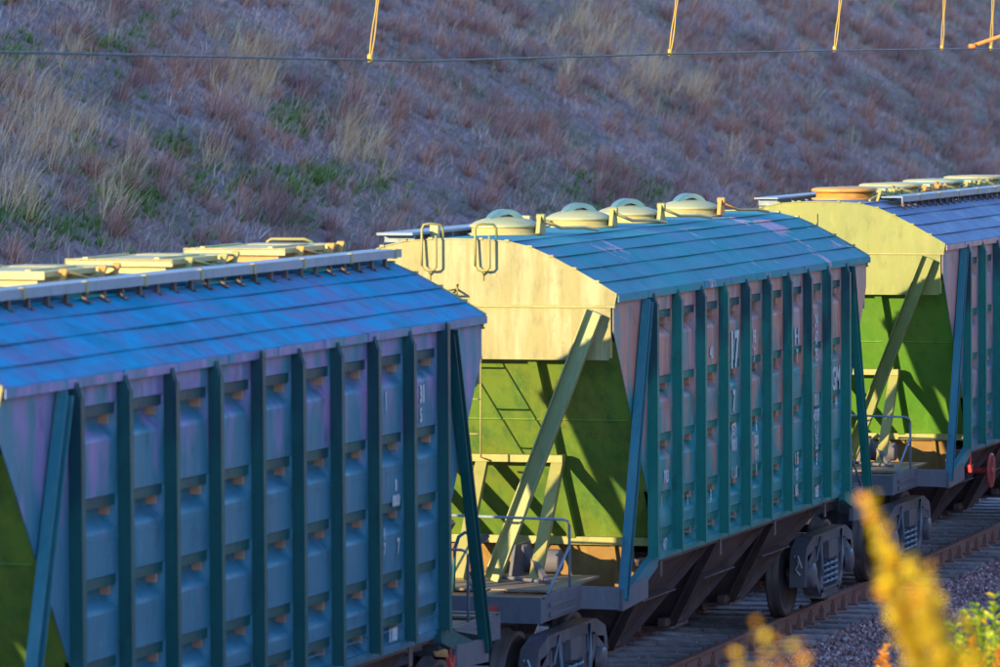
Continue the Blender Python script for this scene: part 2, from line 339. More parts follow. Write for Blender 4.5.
# ------------------------------------------------------------------ rails and sleepers
def rail_section():
    return [(-.075, -.172), (.075, -.172), (.075, -.16), (.014, -.135), (.010, -.05), (.036, -.035), (.037, -.004), (.026, 0), (-.026, 0), (-.037, -.004), (-.036, -.035), (-.010, -.05), (-.014, -.135), (-.075, -.16)]
for sy, lb in ((-1, 'brown steel rail nearest the camera, its whole length clear of the train'), (1, 'brown steel rail under the train wagons, farther from the camera')):
    b = MB(); b.prism([(y+sy*.797, z) for y, z in rail_section()], 0, -90, 190)
    tag(b.build('rail', 'rail'), lb, 'rail', 'the two rails of the track')
def make_sleeper(x):
    t = empty('sleeper', (x, 0, -.235))
    tag(t, 'grey concrete sleeper bedded in ballast under the two rails', 'sleeper', 'concrete sleepers of the track')
    b = MB()
    b.prism([(-.13, -.1), (-.125, .045), (-.10, .058), (.10, .058), (.125, .045), (.13, -.1)], 1, -1.35, 1.35)
    b.build('sleeper_body', 'sleeper', t)
    for sy in (-1, 1):
        for k in (-1, 1):
            b = MB(); y0 = sy*.797+k*.125
            b.box(-.075, .075, y0-.05, y0+.05, .058, .085)
            b.prism([(-.055, .085), (.055, .085), (.035, .15), (.018, .19), (-.018, .19), (-.035, .15)], 1, y0-.028, y0+.028)
            b.lathe([(.018, 0), (.018, .035)], (0, y0+k*.0, .19), n=6, smooth=False)
            b.build('rail_clip', 'rail', t)
    return t
s0 = make_sleeper(-1.1)
for k in range(1, 76):
    c = copy_tree(s0); c.location.x = -1.1+.55*k
    c.rotation_euler.z = random.uniform(-.008, .008)

# ------------------------------------------------------------------ grain hopper wagon
B = 10.5846; RS = .9042; PITCHW = 14.72; GAP = (PITCHW-B)/2
HW = 1.545; RD = .102; PW = 1.512
RIBS = [(B-9*RS)/2+i*RS for i in range(10)]
BANDS = [3.83, 3.19, 2.63, 2.06, 1.70]
ROOF = [(-1.582, 4.048), (-1.39, 4.160), (-1.17, 4.282), (-.945, 4.398), (-.735, 4.487), (-.51, 4.541), (-.25, 4.560), (0, 4.565)]
def roofz(v):
    v = -abs(v)
    for (a, za), (c, zc) in zip(ROOF, ROOF[1:]):
        if v <= c: return za+(zc-za)*(v-a)/(c-a)
    return 4.572
def slope_u(z): return .02+(3.70-z)/1.38      # where the sloping end sheet is at height z

def side_wall(sy, mat, root, mat_shade_bar='rib_dark'):
    """pressed sheet with five troughs per bay; sy=-1 is the near side"""
    DP = .115
    def depth(z, u=5):
        for zt in BANDS:
            d = zt-z
            DP = .03 if zt < 2.3 and (u < RIBS[1] or u > RIBS[8]) else .115
            if -1e-6 <= d <= .26:
                if d < .004: return DP*(d/.004)
                if d < .125: return DP
                t = (d-.125)/.135; return DP*(1-t*t*(3-2*t))
        return 0
    segs = []; top = 3.99
    for zt in BANDS:
        segs.append(([top, (top+zt)/2, zt], True)); segs.append(([zt, zt-.004], False))
        segs.append(([zt-.004, zt-.03, zt-.06, zt-.10, zt-.125, zt-.145, zt-.165, zt-.185, zt-.205, zt-.225, zt-.245, zt-.262], True)); top = zt-.262
    segs.append(([top, 1.40], True))
    us = []
    for i in range(9):
        a, c = RIBS[i], RIBS[i+1]
        us += [a, a+.05, a+.11]+[a+.11+(c-.14-a-.11)*k/4 for k in range(1, 5)]+[c-.10, c-.08, c-.06, c-.035]
    us += [RIBS[-1]]
    def win(u):
        for i in range(9):
            a, c = RIBS[i], RIBS[i+1]
            if a <= u <= c:
                return float(min(1, max(0, (u-a-.045)/.05))*min(1, max(0, (c-.035-u)/.06)))
        return 0
    b = MB()
    den = [random.uniform(-.006, .008) for _ in range(9*6)]
    def bulge(u, z):
        i = min(8, max(0, int((u-RIBS[0])/RS))); j = sum(z < q for q in BANDS)
        f = sin(pi*min(1, max(0, (u-RIBS[i])/RS))); lo = BANDS[j] if j < 5 else 1.4; hi = BANDS[j-1]-.26 if j else 3.99
        return den[i*6+j]*f*sin(pi*min(1, max(0, (z-lo)/(hi-lo))))
    for seg, sm in segs:
        b.grid([[(u, sy*(HW-depth(z, u)*win(u)+bulge(u, z)), z) for z in seg] for u in us], sm)
    # plain end triangles of the side, cut along the sloping end sheet
    for e in (0, 1):
        f = (lambda u: u) if e == 0 else (lambda u: B-u)
        r0 = RIBS[0]; zc = 3.70-1.38*(r0-.02)
        b.prism([(f(0), 3.99), (f(0), 3.70), (f(r0), zc), (f(r0), 3.99)], 1, sy*(HW-.008), sy*HW)
    for z, h in ((2.88, .012), (1.585, .010)):             # weld seams between the pressed sheets
        y0, y1 = sorted((sy*(HW-.002), sy*(HW+.006)))
        b.box(RIBS[0]+.03, RIBS[-1]-.03, y0, y1, z, z+h)
    y0, y1 = sorted((sy*(HW-.02), sy*(HW+.012)))
    b.box(RIBS[0]-.02, RIBS[-1]+.02, y0, y1, 1.43, 1.475)
    for i in range(9):                                      # per trough: added dark green bar for overhang shade, plate coloured as warm light
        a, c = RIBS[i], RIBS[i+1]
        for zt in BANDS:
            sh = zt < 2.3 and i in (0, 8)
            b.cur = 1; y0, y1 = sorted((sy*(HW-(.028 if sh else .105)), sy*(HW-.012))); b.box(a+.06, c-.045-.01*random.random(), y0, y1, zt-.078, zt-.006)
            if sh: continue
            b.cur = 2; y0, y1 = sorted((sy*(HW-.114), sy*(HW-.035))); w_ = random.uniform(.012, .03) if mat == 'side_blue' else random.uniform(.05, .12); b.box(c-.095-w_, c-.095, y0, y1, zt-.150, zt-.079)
    o = b.build('side_wall', [mat, mat_shade_bar, 'warm_light_tint'], root)
    return o

def rib(u, sy, mat, root, tall=False):
    b = MB(); o = HW+RD; t = .13 if tall else .05
    pr = [(sy*(HW-.004), 1.46), (sy*(o-.012), 1.46), (sy*(o-.012), 3.915), (sy*(HW+.062), 3.965+t), (sy*(HW-.004), 3.965+t if tall else 3.985)]
    if tall: pr = [(sy*(HW-.004), 1.46), (sy*(o-.012), 1.46), (sy*(o-.012), 4.03), (sy*(HW+.071), 4.05), (sy*(HW+.071), 3.98), (sy*(HW-.004), 3.98)]
    b.prism(pr, 0, u-.028, u-.018)
    y0, y1 = sorted((sy*(o-.012), sy*o))
    b.box(u-.036, u+.03, y0, y1, 1.44, 4.035 if tall else 3.91)                # outer flange
    b.prism(pr, 0, u+.014, u+.022)
    return b.build('rib', mat, root)

def end_parts(e, C_, root):
    """everything that hangs on one end of the wagon body; e=0 the end at u=0, e=1 the other"""
    g = (lambda u: u) if e == 0 else (lambda u: B-u)
    up = lambda x: (x if e == 0 else -x)
    # gable sheet between the seam and the roof line
    b = MB(); pl = [(v, z-.004) for v, z in ROOF]+[(-v, z-.004) for v, z in ROOF[::-1][1:]]
    pl = [(1.56, 3.945), (-1.56, 3.945)]+pl
    b.prism(pl, 0, g(-.012), g(.0))
    for v, z in ROOF[1:-1]:
        for s_ in (-1, 1):
            b.box(min(g(-.03), g(.03)), max(g(-.03), g(.03)), s_*v-.022, s_*v+.022, z, z+.022)
    for (v, z), (v2, z2) in zip(ROOF, ROOF[1:]):                                # folded rim along the roof line
        for s_ in (-1, 1):
            b.bar((g(-.006), s_*v, z+.004), (g(-.006), s_*v2, z2+.004), .03, .012)
    gb = b.build('gable', C_['gable'], root)
    b = MB(); b.box(min(g(-.03), g(0)), max(g(-.03), g(0)), -1.565, 1.565, 3.925, 3.944); b.build('seam_strip', C_['strip'], gb)
    # flat upper panel
    b = MB(); b.box(min(g(-.008), g(0)), max(g(-.008), g(0)), -1.50, 1.50, 3.43, 3.924)
    for s_ in (-1, 1): b.box(min(g(-.02), g(.03)), max(g(-.02), g(.03)), s_*1.511-.012, s_*1.511+.012, 3.45, 3.93)
    b.build('end_panel', C_['panel'], root)
    # sloping end sheet with its flat bars
    b = MB(); A = (slope_u(3.60), 3.60); Z = (slope_u(1.62), 1.62); n = Vector((1.38, 1.0)).normalized()*.008
    b.prism([(g(A[0]), A[1]), (g(Z[0]), Z[1]), (g(Z[0]+n.x), Z[1]+n.y), (g(A[0]+n.x), A[1]+n.y)], 1, -1.505, 1.505)
    for s_ in (-1, 1):
        Zm = (slope_u(2.10), 2.10); y0, y1 = sorted((s_*1.505, s_*1.537)); b.prism([(g(A[0]), A[1]), (g(Zm[0]), Zm[1]), (g(Zm[0]+n.x), Zm[1]+n.y), (g(A[0]+n.x), A[1]+n.y)], 1, y0, y1)
    for v in (-.72, .72):
        b.bar((g(A[0]-.035), v*.98, A[1]-.025), (g(Z[0]-.035), v*.98, Z[1]-.025), .085, .09, up=(up(-1.38), 0, -1.0))
    b.bar((g(slope_u(2.82)-.004), -1.5, 2.82), (g(slope_u(2.82)-.004), 1.5, 2.82), .015, .008, up=(1.0, 0, up(-.7)))
    b.build('slope_sheet', C_['slope'], root)
    b = MB(); u0 = slope_u(1.62); b.box(min(g(u0-.10), g(u0+.02)), max(g(u0-.10), g(u0+.02)), -1.50, 1.50, 1.55, 1.625)
    b.build('end_sill_beam', C_['frame'], root)
    # rusty continuation of the slope beneath the beam
    b = MB(); b.prism([(g(u0), 1.55), (g(u0+.22), 1.06), (g(u0+.24), 1.06), (g(u0+.02), 1.55)], 1, -(1.30 if e == 0 else .8), 1.30 if e == 0 else .8)
    for v in ((-1.1, -.37, .37, 1.1) if e == 0 else (-.7, 0, .7)): b.bar((g(u0-.02), v, 1.54), (g(u0+.19), v, 1.07), .05, .05)
    b.build('chute_back', 'under_rust' if e == 0 else 'under_iron', root)
    # crossbar and posts
    b = MB(); b.box(min(g(.73), g(.84)), max(g(.73), g(.84)), -.82, .82, 2.40, 2.47); b.build('crossbar', C_['frame'], root)
    for v in (-.76, -.0, .76):
        b = MB(); b.bar((g(.79), v, 2.40), (g(.0), v+(-.0), 1.325), .115, .07, up=(up(-1), 0, -.5))
        b.build('post', C_['post'], root)
    # channel braces in the plane of the end
    for s_ in (-1, 1):
        b = MB(); b.bar((g(-.10), s_*1.385, 3.885), (g(-.10), s_*.36, 1.33), .155, .09, up=(up(-1), 0, 0), chan=.010)
        b.build('end_brace', C_['brace_end'], root)
    # corner braces in the plane of the sides
    for s_ in (-1, 1):
        b = MB(); b.bar((g(1.02), s_*1.60, 3.95), (g(.10), s_*1.60, 1.16), .115, .085, up=(0, s_, 0), chan=.010)
        m = .74
        b.build('corner_brace', C_['corner'][e], root)
        b = MB(); b.prism([(g(.12), 1.10), (g(.22), 1.22), (g(1.18), 1.47), (g(1.34), 1.47), (g(1.34), 1.36), (g(.40), 1.10)], 1, s_*1.53, s_*1.60)
        b.build('gusset', C_['corner'][e], root)
    if e == 1:                                   # unseen bent plate added at the far corner to shade the next wagon's end
        b = MB(); b.bar((g(.06), 1.50, 3.74), (g(-.26), 1.48, 2.88), .03, .26, up=(1, 0, .3)); b.bar((g(-.26), 1.48, 2.92), (g(-.26), 1.48, 2.45), .03, .24, up=(1, 0, 0)); b.bar((g(-.26), 1.48, 2.5), (g(.05), 1.48, 1.33), .03, .18, up=(1, 0, -.1)); b.build('shadow_plate', C_['frame'], root)
    # platform over the bogie
    b = MB(); x0, x1 = -1.44, .0
    def bx(a, c, y0, y1, z0, z1): b.box(min(g(a), g(c)), max(g(a), g(c)), y0, y1, z0, z1)
    bx(x0, x0+.06, -1.25, 1.25, 1.085, 1.325)
    bx(x0+.06, x0+.12, -1.25, 1.25, 1.305, 1.325)
    for s_ in (-1, 1):
        y0, y1 = sorted((s_*1.19, s_*1.25)); bx(x0+.06, -.1, y0, y1, 1.09, 1.32)
        for z in (1.145, 1.235): 
            b.bar((g(x0+.25), s_*1.25, z), (g(-.35), s_*1.25, z), .04, .04, up=(0, s_, 0))
        # splayed outer piece to the brace foot
        pl = [(g(-.1), s_*1.25), (g(-.1), s_*1.19), (g(.55), s_*1.30), (g(.55), s_*1.62), (g(.0), s_*1.62)]
        b.prism(pl, 2, 1.09, 1.31) if False else None
        b.bar((g(-.12), s_*1.22, 1.2), (g(.05), s_*1.57, 1.18), .05, .21); b.bar((g(.05), s_*1.585, 1.16), (g(.95), s_*1.585, 1.20), .05, .20)
    bx(-.02, 1.0, -.9, .9, 1.03, 1.10)
    bx(-1.38, 1.3, -.24, .24, .80, 1.08)
    pf = b.build('platform_frame', 'platform_grey', root)
    b = MB()
    def bx(a, c, y0, y1, z0, z1): b.box(min(g(a), g(c)), max(g(a), g(c)), y0, y1, z0, z1)
    bx(-.72, .75, -1.18, 1.18, 1.300, 1.322); bx(-1.3, -1.15, -1.18, 1.18, 1.29, 1.312)
    for v in (-.62, 0, .62): bx(-1.15, -.72, v-.06, v+.06, 1.29, 1.312)
    b.build('deck_plate', 'deck_tan', pf)
    # grab rails on the platform
    b = MB(); u0 = -.5
    pts = [(g(u0), .3, 1.99), (g(u0), -1.19, 1.965), (g(u0), -1.235, 1.95), (g(u0), -1.25, 1.91), (g(u0), -1.25, 1.33)]
    b.tube(pts, .014); b.tube([(g(u0), -1.25, 1.72), (g(u0-.62), -1.22, 1.33)], .013)
    b.tube([(g(u0), .3, 1.99), (g(u0), .3, 1.33)], .014)
    b.build('grab_rail', C_['grab'], root)
    b = MB(); u0 = -1.30
    b.tube([(g(u0), -.62, 1.33), (g(u0), -.60, 1.80), (g(u0), -.56, 1.88), (g(u0), -.48, 1.90), (g(u0), -.42, 1.86), (g(u0), -.38, 1.75), (g(u0+.2), -.30, 1.33)], .017)
    b.build('grab_rail', 'brace_blue', root)
    # coupler and air hose
    b = MB()
    b.box(min(g(-1.95), g(-1.38)), max(g(-1.95), g(-1.38)), -.10, .10, .93, 1.10)
    b.prism([(g(-2.07), -.20), (g(-2.07), .05), (g(-1.9), .22), (g(-1.78), .2), (g(-1.72), -.02), (g(-1.8), -.22)], 2, .86, 1.18)
    b.box(min(g(-1.52), g(-1.44)), max(g(-1.52), g(-1.44)), -.3, .3, .88, 1.16)
    b.build('coupler', 'under_iron', root)
    b = MB(); b.tube([(g(-1.45), .42, 1.02), (g(-1.6), .42, 1.0), (g(-1.75), .40, .80), (g(-1.9), .35, .62), (g(-2.05), .3, .56)], .028, 8)
    b.build('air_hose', 'rubber', root)
    b = MB(); pts = [(g(-.95), .32, 1.32), (g(-.98), .30, 1.5), (g(-.95), .12, 1.62), (g(-.9), -.02, 1.6), (g(-.88), -.07, 1.45), (g(-.9), -.07, 1.20)]
    b.tube(pts, .035, 8); b.build('brake_pipe', 'rubber', root)
    # brake gear seen on the deck
    b = MB(); b.lathe([(.10, -.22), (.115, -.2), (.115, .2), (.09, .24)], (g(.85), -.55, 1.44), ax=1, n=16)
    b.prism([(g(.35), 1.32), (g(.5), 1.62), (g(1.0), 1.62), (g(1.15), 1.32)], 1, -.42, -.39)
    b.bar((g(-.2), -.95, 1.33), (g(.35), -.55, 1.62), .05, .05); b.bar((g(-.1), .2, 1.33), (g(.6), -.1, 1.70), .06, .04)
    b.bar((g(.55), .55, 1.33), (g(.3), .15, 1.85), .05, .05)
    b.tube([(g(-.3), -.9, 1.36), (g(.6), .7, 1.38)], .02)
    b.build('brake_gear', 'platform_grey', root)

def bogie(u, root):
    t = empty('bogie', (u, 0, 0), 0, root)
    b = MB(); b.box(-.21, .21, -1.16, 1.16, .60, .80); b.box(-.3, .3, -.35, .35, .78, .95)
    b.build('bolster', 'bogie', t)
    for x in (-.925, .925):
        b = MB(); b.lathe([(.085, -1.12), (.085, -.85), (.10, -.8), (.085, -.7), (.082, .7), (.10, .8), (.085, .85), (.085, 1.12)], (x, 0, .475), ax=1, n=16)
        b.build('axle', 'wheel', t)
        for s_ in (-1, 1):
            b = MB(); pr = [(.12, -.09), (.12, .07), (.20, .03), (.36, .0), (.40, .055), (.475, .066), (.470, -.005), (.476, -.035), (.505, -.055), (.500, -.075), (.40, -.078), (.33, -.05), (.19, -.06), (.12, -.09)]
            b.lathe([(r, s_*h) for r, h in pr], (x, s_*.79, .475), ax=1, n=48)
            b.build('wheel', 'wheel', t)
    for s_ in (-1, 1):
        y0, y1 = s_*.94, s_*1.12; b = MB()
        def pl(P): b.prism(P, 1, y0, y1)
        pl([(-1.19, .66), (-1.12, .80), (-.80, .90), (.80, .90), (1.12, .80), (1.19, .66), (1.07, .62), (.72, .78), (-.72, .78), (-1.07, .62)])
        for k in (-1, 1):
            pl([(k*1.19, .66), (k*1.21, .36), (k*1.12, .36), (k*1.07, .62)])
            pl([(k*1.075, .70), (k*.77, .74), (k*.77, .63), (k*1.075, .60)])
            pl([(k*.80, .74), (k*.70, .76), (k*.64, .36), (k*.74, .36)])
            pl([(k*.76, .56), (k*.76, .42), (k*.42, .16), (k*.40, .28)])
            pl([(k*.44, .79), (k*.33, .79), (k*.33, .22), (k*.44, .22)])
        pl([(-.46, .16), (.46, .16), (.46, .26), (-.46, .26)])
        y2, y3 = sorted((s_*.97, s_*1.09)); b.box(-.44, .44, min(s_*.90, s_*1.16), max(s_*.90, s_*1.16), .255, .28)
        b.build('side_frame', 'bogie', t)
        for k in (-1, 1):
            b = MB(); b.lathe([(.0, -.02), (.13, -.02), (.14, .0), (.14, .2), (.11, .215), (0.001, .215)][::1] if s_ > 0 else [(0.001, -.215), (.11, -.215), (.14, -.2), (.14, .0), (.13, .02)], (k*.925, s_*.955, .475), ax=1, n=20)
            b.box(k*.925-.15, k*.925+.15, min(s_*.95, s_*1.10), max(s_*.95, s_*1.10), .56, .61)
            b.build('axle_box', 'bogie', t)
        for k in (-.22, 0, .22):
            b = MB(); pts = [(k+.085*cos(a), s_*1.07+.075*sin(a), .285+.30*a/(2*pi*4.5)) for a in np.linspace(0, 2*pi*4.5, 64)]
            b.tube(pts, .017, 6)
            b.build('spring', 'board_grey', t)
        for q in (-1, 1):
            b = MB(); b.tube([(q*.62, s_*.92, .46), (q*.55, s_*1.10, .62), (q*.52, s_*1.135, .87), (q*.50, s_*1.15, .60), (q*.46, s_*1.15, .42)], .017)
            b.build('brake_hanger', 'board_grey', t)
            b = MB(); b.tube([(q*1.22, s_*1.00, .72), (q*1.225, s_*1.05, .64), (q*1.22, s_*1.01, .56), (q*1.225, s_*1.07, .50)], .014); b.tube([(q*1.22, s_*1.04, .72), (q*1.23, s_*1.09, .58)], .010)
            b.build('chain', 'chain', t)
            b = MB(); b.prism([(q*.60, .30), (q*.66, .52), (q*.58, .64), (q*.50, .52), (q*.52, .30)], 1, min(s_*.86, s_*.92), max(s_*.86, s_*.92)); b.build('brake_shoe', 'wheel', t)
    return t

def wagon(kind, C_, label, loc, rz):
    root = empty('hopper_wagon', (loc[0], loc[1], 0), rz)
    tag(root, label, 'hopper wagon', 'grain hopper wagons coupled in one train')
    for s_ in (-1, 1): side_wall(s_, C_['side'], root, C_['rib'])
    for s_ in (-1, 1):
        for i, u in enumerate(RIBS): rib(u, s_, C_['rib'], root, tall=(kind != 'round' and i in (4, 9)))
    # roof of lapped longitudinal sheets
    b = MB(); X = []
    full = ROOF+[(-v, z) for v, z in ROOF[::-1][1:]]
    for u in np.linspace(0, B, 25):
        row = [(u, -1.582, 3.985)]
        for v, z in full: row.append((u, v, z+.006*sin(u*2.1+v*3)*(abs(v) < 1.5)))
        row.append((u, 1.582, 3.985)); X.append(row)
    b.grid(X, smooth=False)
    # underside of the eave
    for s_ in (-1, 1):
        y0, y1 = sorted((s_*1.50, s_*1.579)); b.box(0.002, B-.002, y0, y1, 3.986, 3.996)
        for v, z in ROOF[1:6]:
            b.bar((0.002, s_*v, z+.001), (B-.002, s_*v, z+.001), .05, .007)      # lap seams
        for k in range(1, 10):
            u = k*B/10
            y0, y1 = sorted((s_*1.584, s_*1.602)); b.box(u-.012, u+.012, y0, y1, 3.98, 4.048)
    rf = b.build('roof', C_['roof'], root)
    b = MB()
    for s_ in (-1, 1):
        y0, y1 = sorted((s_*1.588, s_*1.598)); b.box(.004, B-.004, y0, y1, 3.975, 4.040)
    b.build('eave_strip', C_['eave'], rf)
    for e in (0, 1): end_parts(e, C_, root)
    # inside cross wall keeps light from passing between the end sheets
    # hopper chutes under the floor
    for uc in (3.0, 5.40, 7.85):
        b = MB(); h = 1.15; t = .16; yo, yi = 1.40, .50; zt, zb = 1.45, .36
        for s_ in (-1, 1):
            T = [(uc-h, s_*yo, zt), (uc+h, s_*yo, zt), (uc+h, s_*.02, zt), (uc-h, s_*.02, zt)]
            L_ = [(uc-t, s_*(yi+.12), zb), (uc+t, s_*(yi+.12), zb), (uc+t, s_*(yi-.25), zb), (uc-t, s_*(yi-.25), zb)]
            b.add(T+L_, [(0, 1, 5, 4), (1, 2, 6, 5), (2, 3, 7, 6), (3, 0, 4, 7), (4, 5, 6, 7)])
            for k in (-1, 1):                                                  # angle rims down the corners
                b.bar((uc+k*h, s_*yo, zt), (uc+k*t, s_*(yi+.14), zb), .15, .02, up=(0, s_, -.6))
                b.bar((uc+k*h, s_*(yo+.02), zt), (uc+k*t, s_*(yi+.16), zb), .02, .12, up=(0, s_, -.6))
            f = .5
            b.box(uc-.62, uc+.62, min(s_*1.0, s_*1.16), max(s_*1.0, s_*1.16), .90, .915)
            b.box(uc-.34, uc+.34, min(s_*.40, s_*.72), max(s_*.40, s_*.72), zb-.03, zb)
            b.bar((uc-.5, s_*.66, .42), (uc+.5, s_*.66, .42), .08, .08)
        b.build('chute', 'under_iron', root)
    b = MB(); b.box(1.2, B-1.2, -.22, .22, .80, 1.10)
    for s_ in (-1, 1):
        y0, y1 = sorted((s_*1.36, s_*1.50)); b.box(1.3, B-1.3, y0, y1, 1.36, 1.43)
        for k in range(4): b.box(1.75+k*2.3, 1.83+k*2.3, min(s_*1.50, s_*1.512), max(s_*1.50, s_*1.512), 1.22, 1.43)
    b.build('underframe', 'under_iron', root)
    for u in (B/2-5.25, B/2+5.25): bogie(u, root)
    return root

def rail_loop(b, pts, r=.014): b.tube(pts, r, 8)
def roof_round(root):
    """four domed round hatches, each with an arched clamp and a long lever"""
    for i, u in enumerate((1.57, 4.17, 6.03, 8.55)):
        v = 0.0
        b = MB(); b.lathe([(.37, 4.555), (.37, 4.575), (.325, 4.58), (.325, 4.632), (.30, 4.635)], (u, v, 0), n=36)
        h = b.build('hatch', 'hatch_yellow', root)
        b = MB(); b.lathe([(.325, 4.632), (.345, 4.636), (.348, 4.655), (.335, 4.664), (.29, 4.69), (.22, 4.715), (.12, 4.735), (.001, 4.74)], (u, v, 0), n=36)
        b.build('hatch_lid', 'hatch_green', h)
        b = MB(); n = 14; pr = []
        # arched clamp straddling the lid
        for k in range(n+1):
            a = pi*k/n; pr.append((u+.18*cos(a)*1.0, 4.665+.145*sin(a)))
        inner = [(u+(.18-.07)*cos(pi*k/n), 4.665+(.145-.05)*sin(pi*k/n)) for k in range(n+1)][::-1]
        for k in range(n):
            q = [pr[k], pr[k+1], inner[n-k-1], inner[n-k]]; vs = []
            for off in (-.11, .11):
                for (x_, z_) in q:
                    t_ = x_-u; vs.append((u+t_*.5+off*.86, v-t_*.86+off*.5, z_))
            b.add(vs, [(0, 1, 2, 3), (7, 6, 5, 4), (0, 4, 5, 1), (1, 5, 6, 2), (2, 6, 7, 3), (3, 7, 4, 0)])
        b.build('clamp', 'clamp_blue', h)
        b = MB(); b.prism([(u-.11, 4.575), (u+.11, 4.575), (u+.05, 4.74), (u-.05, 4.74)], 1, v-.385, v-.345)
        b.lathe([(.035, -.41), (.035, -.33)], (u, v, 4.73), ax=1, n=10, smooth=False)
        b.build('lug', 'hatch_orange' if i == 3 else 'frame_yellow', h)
        b = MB(); b.tube([(u, v-.39, 4.70), (u+.25, v-.50, 4.62), (u+.9, v-.55, 4.605), (u+1.15, v-.62, 4.575)], .016, 6)
        b.build('lever', 'hatch_orange' if i == 3 else 'hatch_yellow', h)
    # low far-side footboard, posts and rungs of the end ladder
    b = MB(); b.box(-.05, 3.9, .42, .78, 4.60, 4.625)
    for k in range(7): b.box(.1+k*.6, .14+k*.6, .45, .75, 4.53, 4.60)
    b.build('footboard', 'board_grey', root)
    for u in (.55, 3.6, 7.2): b = MB(); b.box(u, u+.07, .36, .44, 4.55, 4.69); b.build('stop_block', 'hatch_yellow', root)
    for v in (.285, -.245):
        b = MB()
        rail_loop(b, [(-.10, v-.115, 4.60), (-.10, v-.115, 4.30), (-.10, v-.09, 4.275), (-.10, v-.05, 4.27), (-.10, v+.0, 4.28), (-.08, v+.035, 4.32), (-.05, v+.04, 4.66), (-.03, v+.03, 4.70), (.0, v-.02, 4.71), (.08, v-.10, 4.70), (.10, v-.12, 4.67), (.12, v-.12, 4.58)], .013)
        b.tube([(-.1, v-.03, 4.28), (-.01, v-.03, 4.22), (-.01, v-.03, 4.17)], .010)
        b.build('handrail', 'frame_yellow', root)
    b = MB(); b.tube([(-.02, -.01, 4.14), (-.02, -.01, 4.09), (-.14, -.06, 4.05), (-.14, .48, 4.05), (-.02, .44, 4.09)], .012); b.tube([(-.02, -.01, 4.09), (-.14, .1, 4.075)], .009)
    b.build('step', 'frame_yellow', root)
def end_ladder(root, e=0):
    b = MB(); g = (lambda u: u) if e == 0 else (lambda u: B-u)
    for v in (-.24, .10): b.tube([(g(-.015), v, 3.46), (g(-.03), v, 2.50), (g(.3), v, 2.44)], .010)
    for z in (3.40, 3.05, 2.72): b.tube([(g(-.02), -.24, z), (g(-.045), -.20, z-.0), (g(-.045), .06, z), (g(-.02), .10, z)], .009)
    b.build('ladder', 'frame_yellow', root)

